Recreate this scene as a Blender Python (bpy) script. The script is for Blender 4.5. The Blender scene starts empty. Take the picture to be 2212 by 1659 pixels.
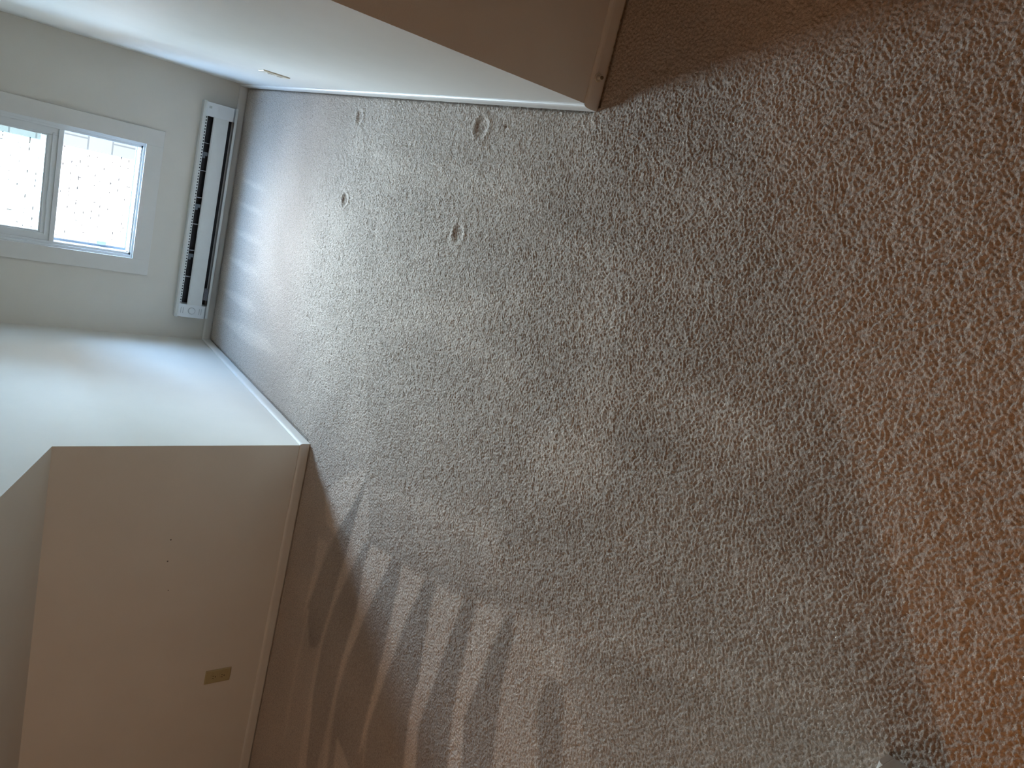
import bpy, bmesh, math, random
import numpy as np
from mathutils import Matrix, Vector

random.seed(4)
scene = bpy.context.scene

# ------------------------------------------------------------------ camera
F_PX = 1564.935
cam_data = bpy.data.cameras.new('camera')
cam_data.sensor_fit = 'HORIZONTAL'
cam_data.sensor_width = 36.0
cam_data.lens = F_PX / 2212.0 * 36.0
cam_data.clip_start = 0.02
cam = bpy.data.objects.new('camera', cam_data)
scene.collection.objects.link(cam)
# the phone was held on its side: the picture's left is the room's up
R_ = Vector((0.94402509, 0.32622056, 0.04895690))     # room-right as seen upright
U_ = Vector((-0.24066766, 0.57961171, 0.77854309))    # room-up as seen upright
F_ = Vector((-0.22560076, 0.74674655, -0.62567874))   # view direction
CAM = Vector((0.0, 0.0, 1.32585))
m = Matrix.Identity(4)
for i_ in range(3):
    m[i_][0] = -U_[i_]
    m[i_][1] = R_[i_]
    m[i_][2] = -F_[i_]
    m[i_][3] = CAM[i_]
cam.matrix_world = m
scene.camera = cam

# ------------------------------------------------------------------ light
SUN_STRENGTH = 22.0
SKY_STRENGTH = 47.0
LOBE_STRENGTH = 102.0
LOBE_ELEV = 23.0
LOBE_FOCUS = 12.0
LOBE_COLOR = (0.86, 0.95, 1.0)
HALL_WATTS = 14.0
HALL_COLOR = (1.0, 0.45, 0.13)
ROOM_WATTS = 6.2
ROOM_COLOR = (1.0, 0.62, 0.42)
SKY_COLOR = (0.72, 0.84, 1.02)
EXPOSURE = 0.18
scene.view_settings.view_transform = 'Standard'
scene.view_settings.look = 'None'
scene.view_settings.gamma = 1.0
scene.view_settings.use_curve_mapping = False
scene.view_settings.exposure = EXPOSURE

world = bpy.data.worlds.new('world')
scene.world = world
world.use_nodes = True
wn = world.node_tree
wn.nodes.clear()
w_out = wn.nodes.new('ShaderNodeOutputWorld')
w_bg = wn.nodes.new('ShaderNodeBackground')
# blue dome paling to the horizon; wide bright lobe added to light the floor
w_tc = wn.nodes.new('ShaderNodeTexCoord')
w_sep = wn.nodes.new('ShaderNodeSeparateXYZ')
wn.links.new(w_tc.outputs['Generated'], w_sep.inputs[0])
w_ramp = wn.nodes.new('ShaderNodeValToRGB')
w_ramp.color_ramp.elements[0].position = 0.0
w_ramp.color_ramp.elements[0].color = (0.0, 0.0, 0.0, 1)
w_ramp.color_ramp.elements[1].position = 1.0
w_ramp.color_ramp.elements[1].color = (0.40, 0.68, 1.0, 1)
w_ramp.color_ramp.elements.new(0.02).color = (0.30, 0.40, 0.50, 1)
w_ramp.color_ramp.elements.new(0.45).color = (0.45, 0.70, 1.0, 1)
wn.links.new(w_sep.outputs['Z'], w_ramp.inputs[0])
w_dot = wn.nodes.new('ShaderNodeVectorMath')
w_dot.operation = 'DOT_PRODUCT'
w_dot.inputs[1].default_value = Vector((0.0, math.cos(math.radians(LOBE_ELEV)), math.sin(math.radians(LOBE_ELEV))))
wn.links.new(w_tc.outputs['Generated'], w_dot.inputs[0])
w_e1 = wn.nodes.new('ShaderNodeMath'); w_e1.operation = 'MULTIPLY_ADD'
w_e1.inputs[1].default_value = LOBE_FOCUS
w_e1.inputs[2].default_value = -LOBE_FOCUS
wn.links.new(w_dot.outputs['Value'], w_e1.inputs[0])
w_e2 = wn.nodes.new('ShaderNodeMath'); w_e2.operation = 'EXPONENT'
wn.links.new(w_e1.outputs[0], w_e2.inputs[0])
w_up = wn.nodes.new('ShaderNodeMath'); w_up.operation = 'GREATER_THAN'
w_up.inputs[1].default_value = 0.0
wn.links.new(w_sep.outputs['Z'], w_up.inputs[0])
w_e3 = wn.nodes.new('ShaderNodeMath'); w_e3.operation = 'MULTIPLY'
wn.links.new(w_e2.outputs[0], w_e3.inputs[0]); wn.links.new(w_up.outputs[0], w_e3.inputs[1])
w_hz = wn.nodes.new('ShaderNodeVectorMath'); w_hz.operation = 'SCALE'
w_hz.inputs[0].default_value = LOBE_COLOR
wn.links.new(w_e3.outputs[0], w_hz.inputs['Scale'])
w_hs = wn.nodes.new('ShaderNodeVectorMath'); w_hs.operation = 'SCALE'
w_hs.inputs['Scale'].default_value = LOBE_STRENGTH
wn.links.new(w_hz.outputs[0], w_hs.inputs[0])
w_ss = wn.nodes.new('ShaderNodeVectorMath'); w_ss.operation = 'SCALE'
w_ss.inputs['Scale'].default_value = SKY_STRENGTH
w_tint = wn.nodes.new('ShaderNodeVectorMath'); w_tint.operation = 'MULTIPLY'
w_tint.inputs[1].default_value = SKY_COLOR
wn.links.new(w_ramp.outputs[0], w_tint.inputs[0])
# the dome is dimmer behind the house, away from the added lobe
w_mr = wn.nodes.new('ShaderNodeMapRange')
w_mr.inputs['From Min'].default_value = -0.4
w_mr.inputs['From Max'].default_value = 0.15
w_mr.inputs['To Min'].default_value = 0.12
w_mr.inputs['To Max'].default_value = 1.0
wn.links.new(w_sep.outputs['Y'], w_mr.inputs['Value'])
w_dim = wn.nodes.new('ShaderNodeVectorMath'); w_dim.operation = 'SCALE'
wn.links.new(w_tint.outputs[0], w_dim.inputs[0])
wn.links.new(w_mr.outputs[0], w_dim.inputs['Scale'])
wn.links.new(w_dim.outputs[0], w_ss.inputs[0])
w_sum = wn.nodes.new('ShaderNodeVectorMath'); w_sum.operation = 'ADD'
wn.links.new(w_hs.outputs[0], w_sum.inputs[0]); wn.links.new(w_ss.outputs[0], w_sum.inputs[1])
wn.links.new(w_sum.outputs[0], w_bg.inputs[0])
w_bg.inputs['Strength'].default_value = 1.0
wn.links.new(w_bg.outputs[0], w_out.inputs[0])

# sun over the house roof: it lights the white wall across the gap, never the room directly
sun_d = bpy.data.lights.new('sun', 'SUN')
sun_d.energy = SUN_STRENGTH
sun_d.angle = math.radians(0.6)
sun_d.color = (1.0, 0.84, 0.66)
sun = bpy.data.objects.new('sun', sun_d)
scene.collection.objects.link(sun)
sun.rotation_euler = Vector((-0.12, 0.72, -0.68)).to_track_quat('-Z', 'Y').to_euler()

# sampling portal in the window opening (emits nothing itself)
por_d = bpy.data.lights.new('window_portal', 'AREA')
por_d.shape = 'RECTANGLE'
por_d.size = 0.60
por_d.size_y = 1.04
por_d.cycles.is_portal = True
por = bpy.data.objects.new('window_portal', por_d)
scene.collection.objects.link(por)
por.location = (-0.448, 4.66, 0.92)
por.rotation_euler = Vector((0, -1, 0)).to_track_quat('-Z', 'Y').to_euler()

# warm ceiling lamp of the hall behind the doorway where the photographer stands
hall_d = bpy.data.lights.new('hall_lamp', 'POINT')
hall_d.energy = HALL_WATTS
hall_d.color = HALL_COLOR
hall_d.shadow_soft_size = 0.06
hall = bpy.data.objects.new('hall_lamp', hall_d)
scene.collection.objects.link(hall)
hall.location = (-1.75, -0.58, 1.50)

# unseen warm fill light, added at the left to brighten the low walls
room_d = bpy.data.lights.new('attic_fill_light', 'POINT')
room_d.energy = ROOM_WATTS
room_d.color = ROOM_COLOR
room_d.shadow_soft_size = 0.12
room = bpy.data.objects.new('attic_fill_light', room_d)
scene.collection.objects.link(room)
room.location = (-2.2, 1.0, 1.62)
NAP_LIGHT = [
  (1, [(-1.335,2.594),(-1.222,2.517),(-1.122,2.387),(-1.073,2.297),(-1.164,2.312),(-1.286,2.368),(-1.434,2.439),(-1.426,2.536)]),
  (0.8, [(-1.516,2.582),(-1.491,2.485),(-1.638,2.513),(-1.795,2.55),(-1.911,2.577),(-1.791,2.575),(-1.648,2.563)]),
  (0.45, [(-1.844,2.55),(-1.84,2.529),(-2.132,2.531),(-2.429,2.511),(-2.543,2.532),(-2.353,2.548),(-2.079,2.556)]),
  (0.9, [(-1.109,2.266),(-1.299,2.18),(-1.338,2.206),(-1.526,2.277),(-1.472,2.321),(-1.334,2.309),(-1.213,2.29)]),
  (0.6, [(-1.472,2.321),(-1.522,2.269),(-1.705,2.332),(-1.872,2.358),(-2.126,2.347),(-2.511,2.347),(-2.586,2.433),(-2.151,2.38),(-1.929,2.385),(-1.747,2.354),(-1.593,2.344)]),
  (1, [(-1.314,2.147),(-1.277,1.992),(-1.447,2.045),(-1.612,2.09),(-1.792,2.135),(-1.992,2.158),(-1.995,2.187),(-1.754,2.171),(-1.598,2.15),(-1.42,2.169)]),
  (0.5, [(-1.781,2.159),(-1.792,2.135),(-1.992,2.158),(-2.169,2.155),(-2.357,2.171),(-2.397,2.217),(-2.114,2.181),(-1.982,2.182)]),
  (1, [(-1.269,1.923),(-1.237,1.77),(-1.401,1.817),(-1.551,1.84),(-1.674,1.862),(-1.922,1.897),(-2.089,1.916),(-1.978,1.923),(-1.731,1.917),(-1.527,1.912),(-1.383,1.914)]),
  (1, [(-1.22,1.698),(-1.171,1.548),(-1.316,1.575),(-1.488,1.588),(-1.702,1.615),(-1.876,1.622),(-1.922,1.675),(-1.714,1.679),(-1.551,1.674),(-1.343,1.704)]),
  (1, [(-1.145,1.488),(-1.093,1.351),(-1.24,1.381),(-1.365,1.393),(-1.502,1.413),(-1.693,1.413),(-1.728,1.453),(-1.555,1.461),(-1.406,1.477),(-1.255,1.484)]),
  (0.8, [(-1.083,1.311),(-0.974,1.138),(-1.129,1.076),(-1.153,1.141),(-1.255,1.143),(-1.438,1.122),(-1.557,1.258),(-1.304,1.293),(-1.175,1.297)]),
  (0.6, [(-1.138,1.072),(-1.138,1.032),(-1.271,0.932),(-1.342,1.013)]),
  (0.4, [(-2.135,2.091),(-2.156,2.005),(-2.172,1.96),(-2.267,2.069)]),
  (0.5, [(-1.112,2.251),(-1.032,1.987),(-0.93,1.661),(-0.888,1.473),(-0.973,1.462),(-1.003,1.63),(-1.063,1.906),(-1.136,2.2)]),
  (0.55, [(-0.021,1.787),(-0.019,1.607),(-0.039,1.367),(-0.035,1.129),(-0.054,0.924),(-0.08,0.926),(-0.084,1.139),(-0.082,1.368),(-0.072,1.504),(-0.057,1.634)]),
  (0.45, [(-0.441,2.079),(-0.402,1.752),(-0.419,1.53),(-0.462,1.534),(-0.475,1.747),(-0.477,2.032)]),
  (0.45, [(0.193,1.39),(0.182,1.143),(0.153,0.945),(0.129,0.947),(0.149,1.131),(0.167,1.363)]),
  (0.5, [(-0.301,1.069),(-0.283,0.837),(-0.302,0.696),(-0.339,0.703),(-0.336,0.84),(-0.337,1.04)]),
  (0.5, [(-0.581,1.441),(-0.479,1.319),(-0.436,1.208),(-0.489,1.153),(-0.591,1.129),(-0.667,1.206),(-0.68,1.317),(-0.653,1.411)]),
  (0.4, [(-0.382,1.339),(-0.316,1.256),(-0.355,1.189),(-0.414,1.183),(-0.455,1.291)]),
  (0.4, [(-1.041,1.252),(-0.861,0.879),(-0.78,0.647),(-0.662,0.393),(-0.702,0.395),(-0.823,0.63),(-0.917,0.887),(-1.099,1.228)]),
  (0.35, [(-0.065,1.374),(-0.086,1.247),(-0.222,1.226),(-0.288,1.285),(-0.244,1.395)]),
  (0.35, [(0.142,2.998),(0.077,2.476),(0.084,2.093),(0.067,1.642),(0.027,1.647),(0.019,2.124),(0.013,2.521),(0.083,3.018)]),
  (0.3, [(-0.57,0.787),(-0.509,0.587),(-0.496,0.454),(-0.543,0.454),(-0.584,0.61),(-0.622,0.78)]),
  (0.35, [(-0.504,2.405),(-0.331,2.064),(-0.252,1.739),(-0.153,1.552),(-0.181,1.5),(-0.317,1.712),(-0.418,2.027),(-0.549,2.309)]),
  (0.8, [(-0.194,4.393),(-0.189,4.203),(-0.193,4.021),(-0.219,3.906),(-0.222,4.112),(-0.212,4.247)]),
  (0.8, [(-0.328,4.422),(-0.318,4.216),(-0.317,4.02),(-0.342,3.897),(-0.351,4.119),(-0.344,4.264)]),
  (0.8, [(-0.487,4.385),(-0.47,4.163),(-0.464,3.953),(-0.489,3.821),(-0.506,4.057),(-0.501,4.214)]),
  (0.8, [(-0.655,4.418),(-0.631,4.174),(-0.62,3.945),(-0.647,3.8),(-0.671,4.057),(-0.668,4.229)]),
  (0.8, [(-0.848,4.431),(-0.813,4.14),(-0.796,3.871),(-0.829,3.7),(-0.864,3.999),(-0.863,4.203)]),
  (0.8, [(-1.014,4.387),(-0.948,3.961),(-0.911,3.587),(-0.949,3.358),(-1.013,3.764),(-1.023,4.052)]),
]
NAP_DARK = [
  (0.9, [(-1.083,2.292),(-1.279,2.372),(-1.434,2.439),(-1.588,2.492),(-1.718,2.519),(-1.844,2.55),(-1.982,2.461),(-1.929,2.385),(-1.752,2.362),(-1.593,2.344),(-1.472,2.321),(-1.334,2.309),(-1.199,2.297)]),
  (0.8, [(-1.317,2.189),(-1.311,2.149),(-1.42,2.169),(-1.598,2.15),(-1.754,2.171),(-1.982,2.182),(-2.316,2.191),(-2.511,2.347),(-2.126,2.347),(-1.872,2.358),(-1.705,2.332),(-1.522,2.269)]),
  (0.8, [(-1.277,1.992),(-1.268,1.923),(-1.383,1.914),(-1.527,1.912),(-1.731,1.917),(-1.978,1.923),(-2.126,1.908),(-2.344,2.156),(-1.992,2.158),(-1.792,2.135),(-1.612,2.09),(-1.447,2.045)]),
  (0.8, [(-1.239,1.769),(-1.22,1.702),(-1.343,1.704),(-1.551,1.674),(-1.714,1.679),(-1.922,1.675),(-2.121,1.902),(-1.922,1.897),(-1.674,1.862),(-1.551,1.84),(-1.401,1.817)]),
  (0.8, [(-1.171,1.548),(-1.145,1.488),(-1.255,1.484),(-1.406,1.477),(-1.555,1.461),(-1.728,1.453),(-1.876,1.622),(-1.702,1.615),(-1.488,1.588),(-1.316,1.575)]),
  (0.8, [(-1.098,1.353),(-1.083,1.311),(-1.175,1.297),(-1.304,1.293),(-1.557,1.258),(-1.693,1.413),(-1.502,1.413),(-1.365,1.393),(-1.24,1.381)]),
  (0.5, [(-1.153,1.141),(-1.138,1.072),(-1.342,1.013),(-1.438,1.122),(-1.255,1.143)]),
  (0.35, [(-0.9,1.468),(-0.662,1.118),(-0.679,1.077),(-0.808,1.244),(-0.927,1.433)]),
  (0.4, [(-1.334,2.319),(-1.208,1.909),(-1.096,1.485),(-0.918,1.104),(-0.944,1.112),(-1.134,1.495),(-1.26,1.921),(-1.384,2.318)]),
  (0.35, [(-0.419,1.164),(-0.391,0.921),(-0.459,0.922),(-0.477,1.125)]),
  (0.3, [(0.042,1.632),(0.036,1.345),(0.016,1.079),(-0.019,1.093),(-0.022,1.339),(-0.004,1.592)]),
  (0.35, [(-0.981,1.116),(-0.92,0.856),(-0.859,0.676),(-0.902,0.672),(-0.986,0.86),(-1.047,1.071)]),
  (0.35, [(0.254,1.171),(0.188,0.85),(0.141,0.69),(0.105,0.703),(0.138,0.883),(0.204,1.152)]),
]

# ------------------------------------------------------------------ helpers
def link(o, parent=None):
    scene.collection.objects.link(o)
    if parent is not None:
        o.parent = parent
        o.matrix_parent_inverse = parent.matrix_world.inverted()
    return o

def tag(o, label, cat=None, group=None, kind=None):
    o['label'] = label
    if cat: o['category'] = cat
    if group: o['group'] = group
    if kind: o['kind'] = kind
    return o

def empty(name, loc):
    o = bpy.data.objects.new(name, None)
    o.empty_display_size = 0.05
    scene.collection.objects.link(o)
    o.location = loc
    o.matrix_world = Matrix.Translation(Vector(loc))
    return o

def obj(name, bm, mat, parent=None, bevel=0.0, seg=2, smooth=False):
    """link a bmesh (built in world coordinates) as one mesh object"""
    bmesh.ops.recalc_face_normals(bm, faces=bm.faces)
    me = bpy.data.meshes.new(name)
    origin = parent.matrix_world.translation if parent is not None else None
    if origin is not None:
        for v in bm.verts:
            v.co -= origin
    bm.to_mesh(me)
    bm.free()
    me.materials.append(mat)
    if smooth:
        for p in me.polygons: p.use_smooth = True
    o = bpy.data.objects.new(name, me)
    scene.collection.objects.link(o)
    if parent is not None:
        root = parent
        o.parent = root
        # children live in their thing's own frame
        o.matrix_world = Matrix.Translation(origin)
        o.matrix_parent_inverse = Matrix.Identity(4)
        o.location = (0, 0, 0)
    if bevel > 0:
        b = o.modifiers.new('bevel', 'BEVEL')
        b.width = bevel
        b.segments = seg
        b.limit_method = 'ANGLE'
        b.angle_limit = math.radians(40)
    return o

def box(bm, x0, x1, y0, y1, z0, z1):
    vs = [bm.verts.new((x, y, z)) for z in (z0, z1) for x, y in ((x0, y0), (x1, y0), (x1, y1), (x0, y1))]
    for f in ((0, 1, 2, 3), (4, 5, 6, 7), (0, 1, 5, 4), (1, 2, 6, 5), (2, 3, 7, 6), (3, 0, 4, 7)):
        bm.faces.new([vs[i] for i in f])
    return bm

def B(*boxes):
    bm = bmesh.new()
    for b in boxes: box(bm, *b)
    return bm

def prism_x(bm, poly_yz, x0, x1):
    a = [bm.verts.new((x0, y, z)) for y, z in poly_yz]
    b = [bm.verts.new((x1, y, z)) for y, z in poly_yz]
    n = len(a)
    bm.faces.new(a); bm.faces.new(b)
    for i in range(n):
        bm.faces.new((a[i], a[(i + 1) % n], b[(i + 1) % n], b[i]))
    return bm

def loft(bm, rings, caps=True):
    vs = [[bm.verts.new(p) for p in r] for r in rings]
    n = len(vs[0])
    for a, b in zip(vs, vs[1:]):
        for i in range(n):
            bm.faces.new((a[i], a[(i + 1) % n], b[(i + 1) % n], b[i]))
    if caps:
        bm.faces.new(vs[0]); bm.faces.new(vs[-1])
    return bm

def lathe(bm, centre, axis, prof, n=28):
    """profile of (distance along axis, radius)"""
    axis = Vector(axis).normalized()
    t = Vector((0, 0, 1)) if abs(axis.z) < .9 else Vector((1, 0, 0))
    u = axis.cross(t).normalized(); v = axis.cross(u)
    rings = [[Vector(centre) + axis * d + (u * math.cos(2 * math.pi * i / n) + v * math.sin(2 * math.pi * i / n)) * r
              for i in range(n)] for d, r in prof]
    return loft(bm, rings)

# ------------------------------------------------------------------ materials
def new_mat(name):
    mt = bpy.data.materials.new(name)
    mt.use_nodes = True
    nt = mt.node_tree
    return mt, nt, nt.nodes['Principled BSDF']

def N(nt, t, **kw):
    n = nt.nodes.new(t)
    for k, v in kw.items():
        setattr(n, k, v)
    return n

def plain(name, col, rough=.5, metal=0.0, noise=0.0, scale=30, bump=0.0, bscale=300, spec=.5):
    mt, nt, p = new_mat(name)
    p.inputs['Roughness'].default_value = rough
    p.inputs['Metallic'].default_value = metal
    p.inputs['Specular IOR Level'].default_value = spec
    tc = N(nt, 'ShaderNodeTexCoord')
    nz = N(nt, 'ShaderNodeTexNoise')
    nz.inputs['Scale'].default_value = scale
    nz.inputs['Detail'].default_value = 4
    nt.links.new(tc.outputs['Object'], nz.inputs['Vector'])
    mr = N(nt, 'ShaderNodeMapRange')
    mr.inputs['From Min'].default_value = .3
    mr.inputs['From Max'].default_value = .7
    mr.inputs['To Min'].default_value = 1 - noise
    mr.inputs['To Max'].default_value = 1 + noise
    nt.links.new(nz.outputs['Fac'], mr.inputs['Value'])
    mx = N(nt, 'ShaderNodeVectorMath', operation='SCALE')
    mx.inputs[0].default_value = col
    nt.links.new(mr.outputs[0], mx.inputs['Scale'])
    nt.links.new(mx.outputs[0], p.inputs['Base Color'])
    if bump:
        nb = N(nt, 'ShaderNodeTexNoise')
        nb.inputs['Scale'].default_value = bscale
        nb.inputs['Detail'].default_value = 3
        nt.links.new(tc.outputs['Object'], nb.inputs['Vector'])
        b = N(nt, 'ShaderNodeBump')
        b.inputs['Strength'].default_value = bump
        b.inputs['Distance'].default_value = .001
        nt.links.new(nb.outputs['Fac'], b.inputs['Height'])
        nt.links.new(b.outputs[0], p.inputs['Normal'])
    return mt

def wall_mat(name, col, flecks=()):
    """painted wall with roller stipple, faint scuffs and a few dark chips at given spots (x, y, z, radius)"""
    mt = plain(name, col, rough=.55, noise=.018, scale=5, bump=.22, bscale=260, spec=.35)
    nt = mt.node_tree
    p = nt.nodes['Principled BSDF']
    base = p.inputs['Base Color'].links[0].from_socket
    geo = N(nt, 'ShaderNodeNewGeometry')
    for x, y, z, r in flecks:
        d = N(nt, 'ShaderNodeVectorMath', operation='DISTANCE')
        d.inputs[1].default_value = (x, y, z)
        nt.links.new(geo.outputs['Position'], d.inputs[0])
        mr = N(nt, 'ShaderNodeMapRange')
        mr.inputs['From Min'].default_value = r * .6
        mr.inputs['From Max'].default_value = r
        mr.inputs['To Min'].default_value = .18
        mr.inputs['To Max'].default_value = 1
        nt.links.new(d.outputs['Value'], mr.inputs['Value'])
        mx = N(nt, 'ShaderNodeVectorMath', operation='SCALE')
        nt.links.new(base, mx.inputs[0])
        nt.links.new(mr.outputs[0], mx.inputs['Scale'])
        base = mx.outputs[0]
    nt.links.new(base, p.inputs['Base Color'])
    return mt

WALL = (.735, .69, .61)
M_wall = wall_mat('wall_paint', WALL)
M_knee = wall_mat('wall_paint_chipped', WALL, [(-1.2165, 2.838, .255, .006), (-1.226, 2.838, .236, .0025),
                                              (-1.62, 2.838, .52, .004), (-1.72, 2.838, .52, .004),
                                              (-1.86, 2.838, .50, .003)])
M_slope = wall_mat('slope_paint', WALL)
M_ceil = wall_mat('ceiling_paint', (.74, .70, .63))
M_trim = plain('trim_paint', (.745, .70, .63), rough=.38, noise=.02, scale=12)
M_casing = plain('casing_paint', (.735, .71, .66), rough=.38, noise=.015, scale=12)
M_vinyl = plain('window_vinyl', (.78, .79, .78), rough=.35, noise=.01)
M_storm = plain('storm_frame_grey', (.17, .185, .20), rough=.45)
M_heat = plain('heater_enamel', (.74, .75, .72), rough=.32, noise=.02, scale=25)
M_cap = plain('heater_cap_plastic', (.78, .80, .80), rough=.4)
M_black = plain('heater_dark_steel', (.012, .012, .016), rough=.5, noise=.3, scale=60)
M_fin = plain('aluminium_fin', (.03, .03, .036), rough=.4, metal=.3)
M_rib = plain('bare_steel', (.42, .42, .44), rough=.35, metal=.8)
M_clip = plain('galvanised_clip', (.12, .14, .16), rough=.45, metal=.2)
M_badge = plain('grey_badge', (.50, .53, .50), rough=.5)
M_sticker = plain('grey_sticker', (.16, .16, .17), rough=.5, noise=.25, scale=220)
M_groove = plain('cap_groove', (.42, .44, .45), rough=.5)
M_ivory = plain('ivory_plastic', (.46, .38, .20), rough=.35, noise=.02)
M_pale = plain('pale_ivory_plastic', (.72, .64, .50), rough=.35)
M_slot = plain('slot_dark', (.02, .015, .01), rough=.6)
M_stop = plain('painted_stop', (.66, .60, .49), rough=.4)
M_rubber = plain('old_rubber', (.16, .12, .08), rough=.7)

def glass_mat():
    mt, nt, p = new_mat('window_glass')
    nt.nodes.remove(p)
    tr = N(nt, 'ShaderNodeBsdfTransparent')
    tr.inputs[0].default_value = (.93, .97, .97, 1)
    gl = N(nt, 'ShaderNodeBsdfGlossy')
    gl.inputs['Roughness'].default_value = .02
    fr = N(nt, 'ShaderNodeFresnel')
    fr.inputs['IOR'].default_value = 1.45
    mix = N(nt, 'ShaderNodeMixShader')
    nt.links.new(fr.outputs[0], mix.inputs[0])
    nt.links.new(tr.outputs[0], mix.inputs[1])
    nt.links.new(gl.outputs[0], mix.inputs[2])
    nt.links.new(mix.outputs[0], nt.nodes['Material Output'].inputs[0])
    return mt
M_glass = glass_mat()

def masonry(name, c1, c2, mortar, bw, bh, msize, off=(0, 0, 0), gaps=None):
    mt, nt, p = new_mat(name)
    p.inputs['Roughness'].default_value = .85
    tc = N(nt, 'ShaderNodeTexCoord')
    sx = N(nt, 'ShaderNodeSeparateXYZ')
    cb = N(nt, 'ShaderNodeCombineXYZ')
    mp = N(nt, 'ShaderNodeVectorMath', operation='ADD')
    mp.inputs[1].default_value = off
    nt.links.new(tc.outputs['Object'], sx.inputs[0])
    nt.links.new(sx.outputs['X'], cb.inputs['X'])
    nt.links.new(sx.outputs['Z'], cb.inputs['Y'])
    nt.links.new(cb.outputs[0], mp.inputs[0])
    br = N(nt, 'ShaderNodeTexBrick')
    br.inputs['Color1'].default_value = (*c1, 1)
    br.inputs['Color2'].default_value = (*c2, 1)
    br.inputs['Mortar'].default_value = (*mortar, 1)
    br.inputs['Scale'].default_value = 1
    br.inputs['Mortar Size'].default_value = msize
    br.inputs['Brick Width'].default_value = bw
    br.inputs['Row Height'].default_value = bh
    nt.links.new(mp.outputs[0], br.inputs['Vector'])
    nt.links.new(br.outputs['Color'], p.inputs['Base Color'])
    if gaps:
        # open pits here and there along the joints
        gz = N(nt, 'ShaderNodeTexNoise')
        gz.inputs['Scale'].default_value = 24
        gz.inputs['Detail'].default_value = 1
        nt.links.new(tc.outputs['Object'], gz.inputs['Vector'])
        gt = N(nt, 'ShaderNodeMath', operation='GREATER_THAN')
        gt.inputs[1].default_value = .60
        nt.links.new(gz.outputs['Fac'], gt.inputs[0])
        mm = N(nt, 'ShaderNodeMix', data_type='RGBA')
        mm.inputs['A'].default_value = (*mortar, 1)
        mm.inputs['B'].default_value = (*gaps, 1)
        nt.links.new(gt.outputs[0], mm.inputs['Factor'])
        nt.links.new(mm.outputs['Result'], br.inputs['Mortar'])
    b = N(nt, 'ShaderNodeBump')
    b.inputs['Strength'].default_value = .6
    b.inputs['Distance'].default_value = .006
    b.invert = True
    nt.links.new(br.outputs['Fac'], b.inputs['Height'])
    nt.links.new(b.outputs[0], p.inputs['Normal'])
    return mt
M_brick = masonry('white_painted_brick', (.82, .82, .80), (.78, .78, .77), (.62, .62, .60), .205, .0677, .005, gaps=(.012, .013, .013))
M_block = masonry('grey_block', (.090, .102, .098), (.086, .098, .094), (.045, .05, .05), .406, .2035, .007, (.33, -.022, 0))
M_ground = plain('outside_gravel', (.30, .29, .27), rough=.9, noise=.2, scale=8)

# ------------------------------------------------------------------ the room shell
W = 4.504            # window wall
XL, XR = -1.2006, .3080   # dormer cheeks
YL, YR = 2.8384, 1.5302   # low walls facing the room, left and right of the dormer
HK = .9718           # height of the left low wall
SL = .4305           # rise of the roof slope towards the room
ZC = 2.04            # dormer ceiling
YF0, YF1 = .225, .340     # wall with the doorway the picture is taken from
JX = -.7313          # its left jamb
roof = lambda y: HK + SL * (YL - y)
YT = YL - (ZC - HK) / SL
T = .10
X0, X1, YB, ZH = -3.2, 2.2, -1.4, 2.30

OX0, OX1, OZ0, OZ1 = -.762, -.134, .478, 1.56      # window opening
def struct(name, bm, mat, label, cat, **kw):
    return tag(obj(name, bm, mat, **kw), label, cat, kind='structure')

struct('wall_back', B((XL - T, OX0, W, W + .11, -.05, ZC), (OX1, XR + T, W, W + .11, -.05, ZC),
                      (OX0, OX1, W, W + .11, -.05, OZ0), (OX0, OX1, W, W + .11, OZ1, ZC)),
       M_wall, 'white painted dormer wall that holds the window and the heater', 'wall')
bm = bmesh.new()
prism_x(bm, [(YL, -.05), (W, -.05), (W, ZC), (YT, ZC), (YL, HK)], XL - T, XL)
struct('wall_left', bm, M_wall, 'bright white dormer side wall left of the window, with a slanted upper edge', 'wall')
bm = bmesh.new()
prism_x(bm, [(YR, -.05), (W, -.05), (W, ZC), (YT, ZC), (YR, roof(YR))], XR, XR + T)
struct('wall_right', bm, M_wall, 'long white dormer side wall right of the window, with a small outlet', 'wall')
struct('wall_left_knee', B((X0, XL - T, YL, YL + T, -.05, HK)), M_knee,
       'low shaded beige wall with a tan outlet, facing the room', 'wall')
struct('wall_right_knee', B((XR + T, X1, YR, YR + T, -.05, roof(YR))), M_wall,
       'shaded tan wall with a door stop on its baseboard', 'wall')
bm = bmesh.new()
prism_x(bm, [(YL, HK), (YF1, roof(YF1)), (YF1, roof(YF1) + T), (YL, HK + T)], X0, XL - T)
struct('ceiling_left_slope', bm, M_slope, 'sloping ceiling above the low beige wall', 'ceiling')
bm = bmesh.new()
prism_x(bm, [(YR, roof(YR)), (YF1, roof(YF1)), (YF1, roof(YF1) + T), (YR, roof(YR) + T)], XR + T, X1)
struct('ceiling_right_slope', bm, M_slope, 'sloping ceiling above the tan wall on the right', 'ceiling')
bm = bmesh.new()
prism_x(bm, [(YT, ZC), (YF1, roof(YF1)), (YF1, roof(YF1) + T), (YT, ZC + T)], XL - T, XR + T)
struct('ceiling_middle_slope', bm, M_slope, 'sloping ceiling in front of the dormer', 'ceiling')
struct('ceiling', B((XL - T, XR + T, YT, W + .11, ZC, ZC + T)), M_ceil, 'flat white dormer ceiling over the window bay', 'ceiling')
bm = B((X0, JX, YF0, YF1, -.05, 2.35), (.72, X1, YF0, YF1, -.05, 2.35), (JX, .72, YF0, YF1, 2.0, 2.35))
struct('wall_front', bm, M_wall, 'wall end beside the doorway, its corner just in view on the carpet', 'wall')
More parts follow.
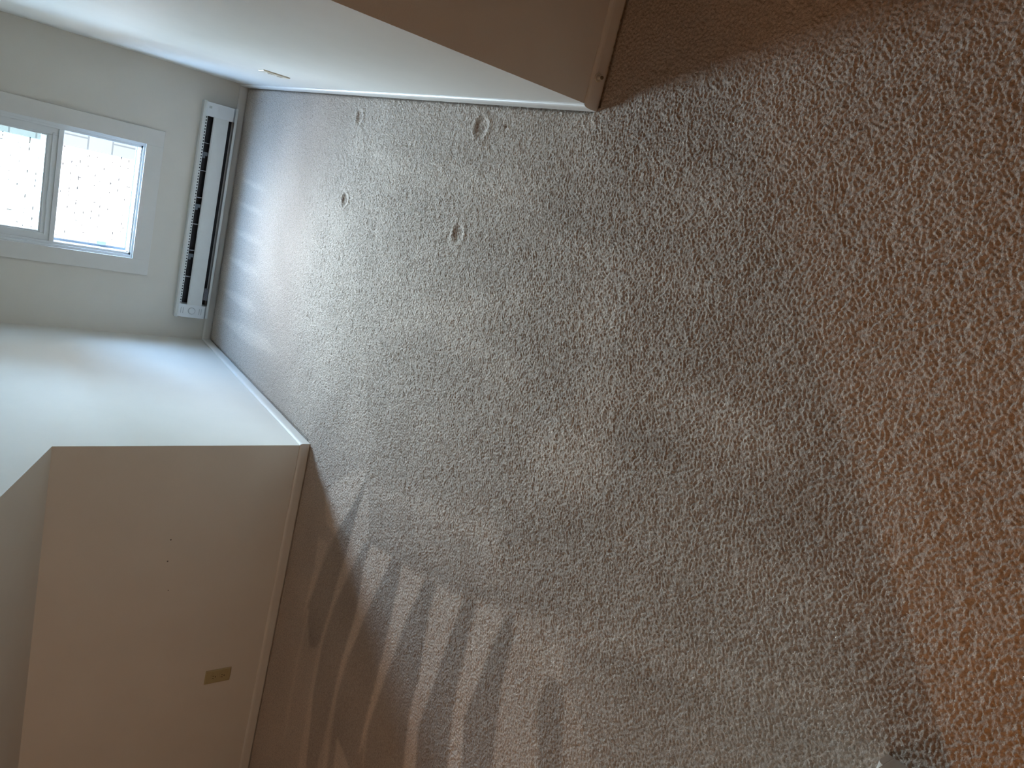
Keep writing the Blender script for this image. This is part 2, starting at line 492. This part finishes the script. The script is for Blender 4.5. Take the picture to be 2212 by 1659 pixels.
struct('wall_left_end', B((X0 - T, X0, YB, YL + T, -.05, 2.4)), M_wall, 'end wall of the attic room, left', 'wall')
struct('wall_right_end', B((X1, X1 + T, YB, YL + T, -.05, 2.4)), M_wall, 'end wall of the attic room, right', 'wall')
struct('wall_hall', B((X0, X1, YB - T, YB, -.05, 2.4)), M_wall, 'hall wall behind the doorway', 'wall')
struct('ceiling_hall', B((X0, X1, YB, YF0, ZH, ZH + T)), M_ceil, 'flat ceiling of the hall', 'ceiling')

# ------------------------------------------------------------------ baseboards
BH, BT = .0435, .0099
PROF = [(0, .0015), (BT, .0015), (BT, BH - .012), (BT - .0012, BH - .006), (BT - .0035, BH - .0022), (BT - .0065, BH - .0004), (0, BH)]
def baseboard(name, label, axis, wall, sign, a, b, ma=0, mb=0, mat=None):
    """axis 'x' or 'y': run direction; the wall plane is at `wall`, the board stands out by sign; ma/mb mitre each end (+1 outside corner, -1 inside)"""
    bm = bmesh.new()
    ra, rb = [], []
    for d, z in PROF:
        pa, pb = a - ma * d, b + mb * d
        q = wall + sign * d
        ra.append((pa, q, z) if axis == 'x' else (q, pa, z))
        rb.append((pb, q, z) if axis == 'x' else (q, pb, z))
    loft(bm, [ra, rb])
    return struct(name, bm, mat or M_trim, label, 'baseboard')
G = .0004
baseboard('baseboard_back', 'white baseboard along the window wall behind the heater', 'x', W - G, -1, XL, XR, -1, -1)
baseboard('baseboard_left', 'white baseboard along the bright wall left of the window', 'y', XL + G, 1, YL, W, 1, -1)
baseboard('baseboard_left_knee', 'beige shaded baseboard under the tan outlet wall', 'x', YL - G, -1, X0, XL, 0, 1)
baseboard('baseboard_right', 'white baseboard along the long wall right of the window', 'y', XR - G, -1, YR, W, 1, -1)
baseboard('baseboard_right_knee', 'tan shaded baseboard that carries the door stop', 'x', YR - G, -1, XR, X1, 1, 0)
baseboard('baseboard_front', 'baseboard end beside the doorway at the near left', 'x', YF1 + G, 1, X0, JX, 0, 0)

# ------------------------------------------------------------------ window
win = empty('window_1', (-.448, W, OZ0))
tag(win, 'white window with a raised lower sash and flat white casing above the heater', 'window', kind='structure')
cw = .0855
obj('window_casing', B((OX0 - cw, OX0, W - .017, W, OZ0 - cw, OZ1 + cw), (OX1, OX1 + cw, W - .017, W, OZ0 - cw, OZ1 + cw),
                       (OX0, OX1, W - .017, W, OZ0 - cw, OZ0), (OX0, OX1, W - .017, W, OZ1, OZ1 + cw)), M_casing, win, bevel=.0012)
# frame: stepped vinyl jambs with two sash tracks, sill with ridges
fb = []
for x, s in ((OX0, 1), (OX1, -1)):
    def jb(d0, d1, y0, y1, z0=OZ0, z1=OZ1):
        a, b = sorted((x + s * d0, x + s * d1))
        fb.append((a, b, W + y0, W + y1, z0, z1))
    jb(0, .014, -.004, .105)
    jb(.014, .027, .004, .012)
    jb(.014, .027, .048, .056)
for z0, z1, y0, y1 in ((OZ0, OZ0 + .010, -.004, .105), (OZ0 + .010, OZ0 + .020, .004, .010), (OZ0 + .010, OZ0 + .018, .020, .025),
                       (OZ0 + .010, OZ0 + .026, .048, .056)):
    fb.append((OX0 + .014, OX1 - .014, W + y0, W + y1, z0, z1))
fb.append((OX0 + .014, OX1 - .014, W - .004, W + .105, OZ1 - .02, OZ1))
obj('window_frame', B(*fb), M_vinyl, win, bevel=.0012)

def sash(name, y0, y1, z0, z1, rail, stile, mat=M_vinyl):
    xa, xb = OX0 + .017, OX1 - .017
    b = [(xa, xa + stile, y0, y1, z0, z1), (xb - stile, xb, y0, y1, z0, z1),
         (xa + stile, xb - stile, y0, y1, z0, z0 + rail), (xa + stile, xb - stile, y0, y1, z1 - .035, z1)]
    o = obj(name, B(*b), mat, win, bevel=.002)
    # glazing bead round the pane
    bd = .008
    gx0, gx1, gz0, gz1 = xa + stile, xb - stile, z0 + rail, z1 - .035
    bead = obj('glazing_bead', B((gx0, gx0 + bd, y0 + .006, y1 - .004, gz0, gz1), (gx1 - bd, gx1, y0 + .006, y1 - .004, gz0, gz1),
                                 (gx0 + bd, gx1 - bd, y0 + .006, y1 - .004, gz0, gz0 + bd), (gx0 + bd, gx1 - bd, y0 + .006, y1 - .004, gz1 - bd, gz1)),
               mat, o, bevel=.0015)
    ym = (y0 + y1) / 2
    obj('glass_pane', B((gx0 + .002, gx1 - .002, ym - .0015, ym + .0015, gz0 + .002, gz1 - .002)), M_glass, o)
    return o
lower = sash('lower_sash', W + .014, W + .046, .853, 1.42, .066, .046)
# lift rail with a finger groove on the lower sash
obj('lift_rail', B((OX0 + .020, OX1 - .020, W + .006, W + .014, .853, .876), (OX0 + .055, OX1 - .05, W + .007, W + .014, .893, .901)),
    M_vinyl, lower, bevel=.0015)
sash('upper_sash', W + .058, W + .088, .896, 1.54, .040, .044)
# screen frame and its latch in the open lower half
obj('storm_frame', B((OX0 + .014, OX0 + .038, W + .070, W + .086, OZ0 + .010, .890), (OX1 - .031, OX1 - .014, W + .070, W + .086, OZ0 + .010, .890),
                     (OX0 + .038, OX1 - .031, W + .070, W + .086, OZ0 + .010, OZ0 + .030)), M_storm, win, bevel=.001)['label'] = 'grey outer frame'
obj('screen_latch', B((OX0 + .036, OX0 + .056, W + .066, W + .078, .600, .648)), M_groove, win, bevel=.002)

# ------------------------------------------------------------------ outside
ext = empty('neighbouring_building', (-1.0, 8.2, -3.0))
tag(ext, 'sunlit white brick building across the gap, seen through the window', 'building')
obj('brick_wall', B((-9, 7, 8.2, 8.5, -3.0, 1.3)), M_brick, ext)
obj('block_pier', B((-.417, .75, 8.12, 8.2, -3.0, 1.3)), M_block, ext)['label'] = 'grey concrete block pier at the right of the brick'
struct('ground_outside', B((-14, 12, 4.75, 16, -3.2, -3.0)), M_ground, 'ground of the gap between the two buildings', 'ground')

# ------------------------------------------------------------------ baseboard heater
ht = empty('baseboard_heater', (-.445, W - .03, .044))
tag(ht, 'white electric baseboard heater under the window with a round thermostat dial', 'heater')
hx0, hx1 = -1.057, .167
cx0, cx1 = -.980, .092        # between the two end caps
obj('back_panel', B((hx0, hx1, W - .004, W - .0005, .048, .226)), M_heat, ht, bevel=.001)
obj('inner_lining', B((cx0, cx1, W - .012, W - .004, .060, .214)), M_black, ht)
bm = bmesh.new()
prism_x(bm, [(W - .0045, .2235), (W - .030, .2285), (W - .046, .2255), (W - .054, .2160), (W - .054, .2115), (W - .0515, .2115),
             (W - .0515, .2150), (W - .045, .2225), (W - .030, .2255), (W - .0045, .2210)], hx0 - .004, hx1 + .004)
obj('top_cap', bm, M_heat, ht)
# perforated strip hanging below the cap: a ladder of small openings
st = [(cx0 - .002, cx1 + .001, W - .0525, W - .0510, .2090, .2120), (cx0 - .002, cx1 + .001, W - .0525, W - .0510, .2005, .2025)]
n = 66
for i in range(n + 1):
    x = cx0 + (cx1 - cx0) * i / n
    st.append((x - .0042, x + .0042, W - .0525, W - .0510, .2020, .2095))
obj('perforated_strip', B(*st), M_heat, ht)
# front cover, rounded along its top edge
bm = bmesh.new()
cov = [(W - .046, .1610), (W - .0475, .1670), (W - .0515, .1700), (W - .0565, .1690), (W - .0605, .1640), (W - .0625, .1560), (W - .0625, .0910),
       (W - .0615, .0895), (W - .0600, .0910), (W - .0598, .1545), (W - .0575, .1620), (W - .0545, .1660), (W - .0515, .1665), (W - .0495, .1645), (W - .0485, .1605)]
prism_x(bm, cov, cx0 - .001, cx1 + .001)
obj('front_cover', bm, M_heat, ht)
bm = bmesh.new()
prism_x(bm, [(W - .0045, .0480), (W - .060, .0455), (W - .0655, .0475), (W - .0660, .0605), (W - .0640, .0605), (W - .0632, .0500), (W - .058, .0490), (W - .0045, .0515)],
        hx0 + .004, hx1 + .002)
obj('bottom_tray', bm, M_heat, ht)
# element with its fins behind the cover
el = bmesh.new()
lathe(el, (cx0 + .01, W - .032, .122), (1, 0, 0), [(0, .006), (cx1 - cx0 - .02, .006)], n=12)
for i in range(108):
    x = cx0 + .035 + (cx1 - cx0 - .07) * i / 107
    box(el, x - .0004, x + .0004, W - .046, W - .016, .100, .146)
obj('heating_element', el, M_fin, ht)
for x in (-.054, -.207, -.3575, -.510, -.662, -.818):
    obj('rib', B((x - .0012, x + .0012, W - .044, W - .0125, .104, .2070)), M_rib, ht)
for x in (-.115, -.406, -.694):
    obj('bracket', B((x - .022, x + .012, W - .046, W - .040, .183, .199), (x - .008, x + .012, W - .046, W - .040, .171, .184)), M_clip, ht, bevel=.001)
obj('rating_label', B((-.945, -.872, W - .0560, W - .0545, .062, .086)), M_sticker, ht)
# end caps
def end_cap(a, b, label):
    bm = bmesh.new()
    prism_x(bm, [(W - .0045, .0685), (W - .0640, .0685), (W - .0645, .0700), (W - .0625, .1540), (W - .0540, .2050), (W - .0510, .2140), (W - .0045, .2140)], a, b)
    o = obj('end_cap', bm, M_cap, ht, bevel=.0025)
    o['label'] = label
    obj('cap_foot', B((a + .002, b - .001, W - .0565, W - .0045, .050, .0690)), M_groove, o)
    return o
cl = end_cap(hx0, cx0, 'thermostat end cap with a round dial')
cr = end_cap(cx1, hx1, 'plain end cap with a small grey badge')
def front_y(z):
    return W - .0625 + (z - .154) / (.051) * .0085 if z > .154 else W - .0642 + (z - .07) / .084 * .0017
dn = Vector((0, -1, .03)).normalized()
bm = bmesh.new()
lathe(bm, (-1.0155, front_y(.141) + .001, .141), dn, [(0, .0205), (.0022, .0205), (.0026, .0200)])
obj('dial_recess', bm, M_groove, cl, smooth=False)
bm = bmesh.new()
lathe(bm, (-1.0155, front_y(.141) - .001, .141), dn, [(0, .0175), (.007, .0170), (.0085, .0155)])
obj('dial', bm, M_cap, cl)
for z in (.199, .187, .099, .088):
    zz = z
    y = front_y(zz)
    obj('louver', B((-1.034, -.999, y - .0014, y + .002, zz - .0012, zz + .0012)), M_groove, cl)
bm = bmesh.new()
lathe(bm, (-1.045, front_y(.078) + .001, .078), (0, -1, 0), [(0, .0022), (.0018, .0022)], n=12)
obj('screw', bm, M_groove, cl)
bm = bmesh.new()
yb_ = front_y(.193)
loft(bm, [[(x, front_y(z) - d, z) for x, z in ((.134, .186), (.147, .186), (.147, .200), (.134, .200))] for d in (-.001, .0008)])
obj('badge', bm, M_badge, cr)

# ------------------------------------------------------------------ outlets
def outlet(name, centre, out, side, m_plate, m_face, label):
    """duplex wall outlet: `out` points into the room, `side` runs along the wall"""
    c = Vector(centre); o_ = Vector(out); s_ = Vector(side); u_ = Vector((0, 0, 1))
    root = empty(name, centre)
    tag(root, label, 'outlet')
    P = lambda s, u, d: tuple(c + s_ * s + u_ * u + o_ * d)
    rect = lambda w, h, d: [P(-w, -h, d), P(w, -h, d), P(w, h, d), P(-w, h, d)]
    bm = bmesh.new()
    loft(bm, [rect(.035, .057, .0003), rect(.035, .057, .003), rect(.0335, .0555, .0050), rect(.031, .053, .0060)])
    obj('cover_plate', bm, m_plate, root)
    for sg in (1, -1):
        cz = sg * .0195
        ring = []
        for i in range(32):
            a = 2 * math.pi * i / 32
            ring.append((.0172 * math.cos(a), max(-.0135, min(.0135, .0172 * math.sin(a)))))
        bm = bmesh.new()
        loft(bm, [[P(a, cz + b, d) for a, b in ring] for d in (.005, .0068)] + [[P(a * .93, cz + b * .93, .0076) for a, b in ring]])
        f = obj('receptacle', bm, m_face, root)
        sl = bmesh.new()
        for a0, h in ((-.0064, .0042), (.0064, .0035)):
            loft(sl, [[P(a0 - .0012, cz + .003 - h, d), P(a0 + .0012, cz + .003 - h, d), P(a0 + .0012, cz + .003 + h, d), P(a0 - .0012, cz + .003 + h, d)] for d in (.006, .0079)])
        loft(sl, [[P(.0026 * math.cos(2 * math.pi * i / 12), cz - .0075 + .0026 * math.sin(2 * math.pi * i / 12), d) for i in range(12)] for d in (.006, .0079)])
        obj('prong_slots', sl, M_slot, f)
    bm = bmesh.new()
    lathe(bm, P(0, 0, .0055), out, [(0, .003), (.0012, .003), (.0016, .0022)], n=14)
    obj('screw', bm, m_face, root)
    return root
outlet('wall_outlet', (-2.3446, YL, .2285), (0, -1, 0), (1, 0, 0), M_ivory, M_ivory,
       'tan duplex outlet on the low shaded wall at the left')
outlet('wall_outlet', (XR, 3.320, .2490), (-1, 0, 0), (0, 1, 0), M_pale, M_pale,
       'pale outlet on the bright wall right of the heater, seen edge-on')

# ------------------------------------------------------------------ door stop
ds = empty('door_stop', (.3763, YR - BT, .0270))
tag(ds, 'small round door stop on the tan baseboard at the right', 'door stop')
bm = bmesh.new()
lathe(bm, (.3763, YR - BT - .0002, .0270), (0, -1, 0), [(0, .0108), (.0034, .0108), (.0042, .0098), (.0036, .0088), (.0016, .0080), (.0016, .0046)])
obj('base', bm, M_stop, ds)
bm = bmesh.new()
lathe(bm, (.3763, YR - BT - .0022, .0270), (0, -1, 0), [(0, .0046), (.004, .0040), (.012, .0036)])
obj('post', bm, M_stop, ds)
bm = bmesh.new()
lathe(bm, (.3763, YR - BT - .0138, .0270), (0, -1, 0), [(0, .0042), (.004, .0042), (.0055, .0030)])
obj('tip', bm, M_rubber, ds)

# ------------------------------------------------------------------ carpet
def carpet():
    step = .0025
    gx0, gx1, gy0, gy1 = -3.10, .98, .02, 4.50
    nx = int((gx1 - gx0) / step) + 1
    ny = int((gy1 - gy0) / step) + 1
    xs = gx0 + step * np.arange(nx)
    ys = gy0 + step * np.arange(ny)
    X, Y = np.meshgrid(xs, ys)
    rng = np.random.default_rng(7)
    fx = np.fft.rfftfreq(nx, step)[None, :]
    fy = np.fft.fftfreq(ny, step)[:, None]
    def band(lam, width, aniso=1.0, rot=0.0):
        w = rng.standard_normal((ny, nx)).astype(np.float32)
        a = fx * math.cos(rot) + fy * math.sin(rot)
        b = -fx * math.sin(rot) + fy * math.cos(rot)
        f = np.sqrt((a * aniso) ** 2 + b ** 2)
        f0 = 1.0 / lam
        g = np.exp(-.5 * ((f - f0) / (f0 * width)) ** 2)
        h = np.fft.irfft2(np.fft.rfft2(w) * g, s=(ny, nx))
        return (h / h.std()).astype(np.float32)
    def blur(h, s):
        g = np.exp(-2 * (math.pi * s) ** 2 * (fx ** 2 + fy ** 2))
        return np.fft.irfft2(np.fft.rfft2(h) * g, s=(ny, nx)).astype(np.float32)
    n1 = band(.0090, .36, 1.25, .25)
    n2 = band(.0058, .22, 1.1, .2)
    n3 = band(.035, .45)
    n4 = band(.30, .5)
    n1 = np.where(n1 < 0, 1.5 * n1, n1)
    Z = .00130 * np.tanh(.9 * n1) + .00045 * n2 + .0004 * n3 + .0005 * n4
    # pile direction: vacuum strokes and footprints
    nap = np.zeros((ny, nx), np.float32)
    def fill(poly, val):
        p = np.array(poly)
        i0 = max(0, int((p[:, 0].min() - gx0) / step)); i1 = min(nx, int((p[:, 0].max() - gx0) / step) + 2)
        j0 = max(0, int((p[:, 1].min() - gy0) / step)); j1 = min(ny, int((p[:, 1].max() - gy0) / step) + 2)
        if i1 <= i0 or j1 <= j0: return
        xx, yy = X[j0:j1, i0:i1], Y[j0:j1, i0:i1]
        ins = np.zeros(xx.shape, bool)
        for (ax, ay), (bx, by) in zip(poly, poly[1:] + poly[:1]):
            if ay == by: continue
            c = ((ay > yy) != (by > yy)) & (xx < (bx - ax) * (yy - ay) / (by - ay) + ax)
            ins ^= c
        sub = nap[j0:j1, i0:i1]
        sub[ins] = val
    # the vacuum strokes run on past the picture's edge and die away there
    ex, ey = -2.90, 2.79
    tx, ty = 1.42 / 2.153, -1.62 / 2.153
    beyond = lambda x, y: ty * (x - ex) - tx * (y - ey)
    def run_on(p):
        c = np.array(p).mean(0)
        out = []
        for x, y in p:
            if abs(beyond(x, y)) < .025:
                d = np.array([x, y]) - c
                d = d / max(np.hypot(*d), 1e-6)
                d = .5 * d + .5 * np.array([ty, -tx])
                x, y = float(x + .55 * d[0]), float(y + .55 * d[1])
            out.append((x, y))
        return out
    for w, p in NAP_DARK: fill(run_on(p), -w)
    for w, p in NAP_LIGHT: fill(run_on(p), w)
    nap *= np.clip(1 - (beyond(X, Y) - .03) / .38, 0, 1).astype(np.float32)
    soft = blur(nap, .030)
    crisp = blur(nap, .006)
    zone = 1 / (1 + np.exp(-((-1.00 - X) / .10)))       # crisp strokes only by the left low wall and the window
    zone = np.maximum(zone, 1 / (1 + np.exp(-((Y - 3.9) / .10))))
    nap = crisp * zone + 1.6 * soft * (1 - zone)
    nap += .10 * band(.45, .5) + .05 * n3
    # dents left by four furniture feet, and a small worn spot
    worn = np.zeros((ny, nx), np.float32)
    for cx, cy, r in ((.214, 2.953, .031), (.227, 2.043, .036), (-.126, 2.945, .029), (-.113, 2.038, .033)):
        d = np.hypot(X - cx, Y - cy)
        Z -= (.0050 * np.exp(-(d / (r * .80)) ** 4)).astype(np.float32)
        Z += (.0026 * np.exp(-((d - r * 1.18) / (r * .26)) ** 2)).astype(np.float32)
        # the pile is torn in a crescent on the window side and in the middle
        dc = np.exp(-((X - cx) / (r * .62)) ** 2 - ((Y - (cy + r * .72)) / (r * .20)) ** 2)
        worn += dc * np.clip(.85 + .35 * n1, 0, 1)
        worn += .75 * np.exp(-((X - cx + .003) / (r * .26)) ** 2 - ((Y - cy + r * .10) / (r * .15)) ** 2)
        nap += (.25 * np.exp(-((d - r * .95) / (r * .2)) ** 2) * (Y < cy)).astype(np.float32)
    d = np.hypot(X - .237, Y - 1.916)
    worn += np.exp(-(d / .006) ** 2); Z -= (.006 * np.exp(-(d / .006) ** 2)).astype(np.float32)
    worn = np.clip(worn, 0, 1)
    # faint seam ridge across the room
    sy = 1.226 + (X + .222) * .279
    Z += (.0007 * np.exp(-((Y - sy - .004 * n4) / .006) ** 2) * (X < -.05) * (X > -.9)).astype(np.float32)
    # carpet tucks down against the baseboards
    dw = np.minimum(np.where(Y > YL, X - (XL + BT), 9), np.where(Y > YR, (XR - BT) - X, 9))
    dw = np.minimum(dw, (W - BT) - Y)
    dw = np.minimum(dw, np.where(X < XL, (YL - BT) - Y, 9))
    dw = np.minimum(dw, np.where(X > XR, (YR - BT) - Y, 9))
    Z -= (.010 * np.exp(-np.clip(dw, 0, 1) / .006)).astype(np.float32)
    keep_v = dw > -.012
    # keep what lies near the view
    D = np.stack([X, Y, np.zeros_like(X) - CAM.z], -1)
    w_ = D @ np.array(F_)
    px = 1106 - (D @ np.array(U_)) / np.maximum(w_, .05) * F_PX
    py = 829.5 - (D @ np.array(R_)) / np.maximum(w_, .05) * F_PX
    mg = 180
    vis = (w_ > .1) & (px > -mg) & (px < 2212 + mg) & (py > -mg) & (py < 1659 + mg) & keep_v
    q = vis[:-1, :-1] & vis[1:, :-1] & vis[:-1, 1:] & vis[1:, 1:]
    use = np.zeros_like(vis)
    use[:-1, :-1] |= q; use[1:, :-1] |= q; use[:-1, 1:] |= q; use[1:, 1:] |= q
    idx = np.full(vis.shape, -1, np.int64)
    nv = int(use.sum())
    idx[use] = np.arange(nv)
    co = np.stack([X[use], Y[use], Z[use]], -1).astype(np.float32)
    a = idx[:-1, :-1][q]; b = idx[:-1, 1:][q]; c = idx[1:, 1:][q]; d4 = idx[1:, :-1][q]
    loops = np.stack([a, b, c, d4], -1).astype(np.int32)
    # plain carpet beyond the frame
    sk = np.array([[X0, YB, -.02], [X1, YB, -.02], [X1, W, -.02], [X0, W, -.02]], np.float32)
    co = np.concatenate([co, sk]); loops = np.concatenate([loops, np.array([[nv, nv + 1, nv + 2, nv + 3]], np.int32)])
    nf = len(loops)
    me = bpy.data.meshes.new('floor')
    me.vertices.add(len(co)); me.vertices.foreach_set('co', co.ravel())
    me.loops.add(nf * 4); me.loops.foreach_set('vertex_index', loops.ravel())
    me.polygons.add(nf); me.polygons.foreach_set('loop_start', np.arange(0, nf * 4, 4, dtype=np.int32))
    me.polygons.foreach_set('use_smooth', np.ones(nf, bool))
    at = me.attributes.new('nap', 'FLOAT', 'POINT')
    at.data.foreach_set('value', np.concatenate([nap[use], np.zeros(4)]).astype(np.float32))
    at = me.attributes.new('worn', 'FLOAT', 'POINT')
    at.data.foreach_set('value', np.concatenate([worn[use], np.zeros(4)]).astype(np.float32))
    me.update(calc_edges=True)
    me.validate()
    o = bpy.data.objects.new('floor', me)
    scene.collection.objects.link(o)
    return o

def carpet_mat():
    mt, nt, p = new_mat('taupe_carpet')
    p.inputs['Roughness'].default_value = .95
    p.inputs['Specular IOR Level'].default_value = .15
    p.inputs['Sheen Weight'].default_value = .25
    p.inputs['Sheen Roughness'].default_value = .5
    tc = N(nt, 'ShaderNodeTexCoord')
    nap = N(nt, 'ShaderNodeAttribute', attribute_name='nap')
    worn = N(nt, 'ShaderNodeAttribute', attribute_name='worn')
    fl = N(nt, 'ShaderNodeTexNoise')
    fl.inputs['Scale'].default_value = 170
    fl.inputs['Detail'].default_value = 2
    nt.links.new(tc.outputs['Object'], fl.inputs['Vector'])
    # value = 1 + NAP*nap + yarn fleck
    ma = N(nt, 'ShaderNodeMath', operation='MULTIPLY_ADD')
    ma.inputs[1].default_value = .30
    ma.inputs[2].default_value = 1.0
    nt.links.new(nap.outputs['Fac'], ma.inputs[0])
    mf = N(nt, 'ShaderNodeMapRange')
    mf.inputs['From Min'].default_value = .3
    mf.inputs['From Max'].default_value = .7
    mf.inputs['To Min'].default_value = .80
    mf.inputs['To Max'].default_value = 1.20
    nt.links.new(fl.outputs['Fac'], mf.inputs['Value'])
    mm = N(nt, 'ShaderNodeMath', operation='MULTIPLY')
    nt.links.new(ma.outputs[0], mm.inputs[0]); nt.links.new(mf.outputs[0], mm.inputs[1])
    sc = N(nt, 'ShaderNodeVectorMath', operation='SCALE')
    sc.inputs[0].default_value = (.475, .40, .33)
    nt.links.new(mm.outputs[0], sc.inputs['Scale'])
    mx = N(nt, 'ShaderNodeMix', data_type='RGBA')
    nt.links.new(worn.outputs['Fac'], mx.inputs['Factor'])
    nt.links.new(sc.outputs[0], mx.inputs['A'])
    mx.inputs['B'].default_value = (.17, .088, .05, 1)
    nt.links.new(mx.outputs['Result'], p.inputs['Base Color'])
    nb = N(nt, 'ShaderNodeTexNoise')
    nb.inputs['Scale'].default_value = 330
    nb.inputs['Detail'].default_value = 3
    nt.links.new(tc.outputs['Object'], nb.inputs['Vector'])
    b = N(nt, 'ShaderNodeBump')
    b.inputs['Strength'].default_value = .75
    b.inputs['Distance'].default_value = .003
    nt.links.new(nb.outputs['Fac'], b.inputs['Height'])
    nt.links.new(b.outputs[0], p.inputs['Normal'])
    return mt
fo = carpet()
fo.data.materials.append(carpet_mat())
tag(fo, 'taupe cut pile carpet with vacuum strokes and four furniture dents', 'floor', kind='structure')
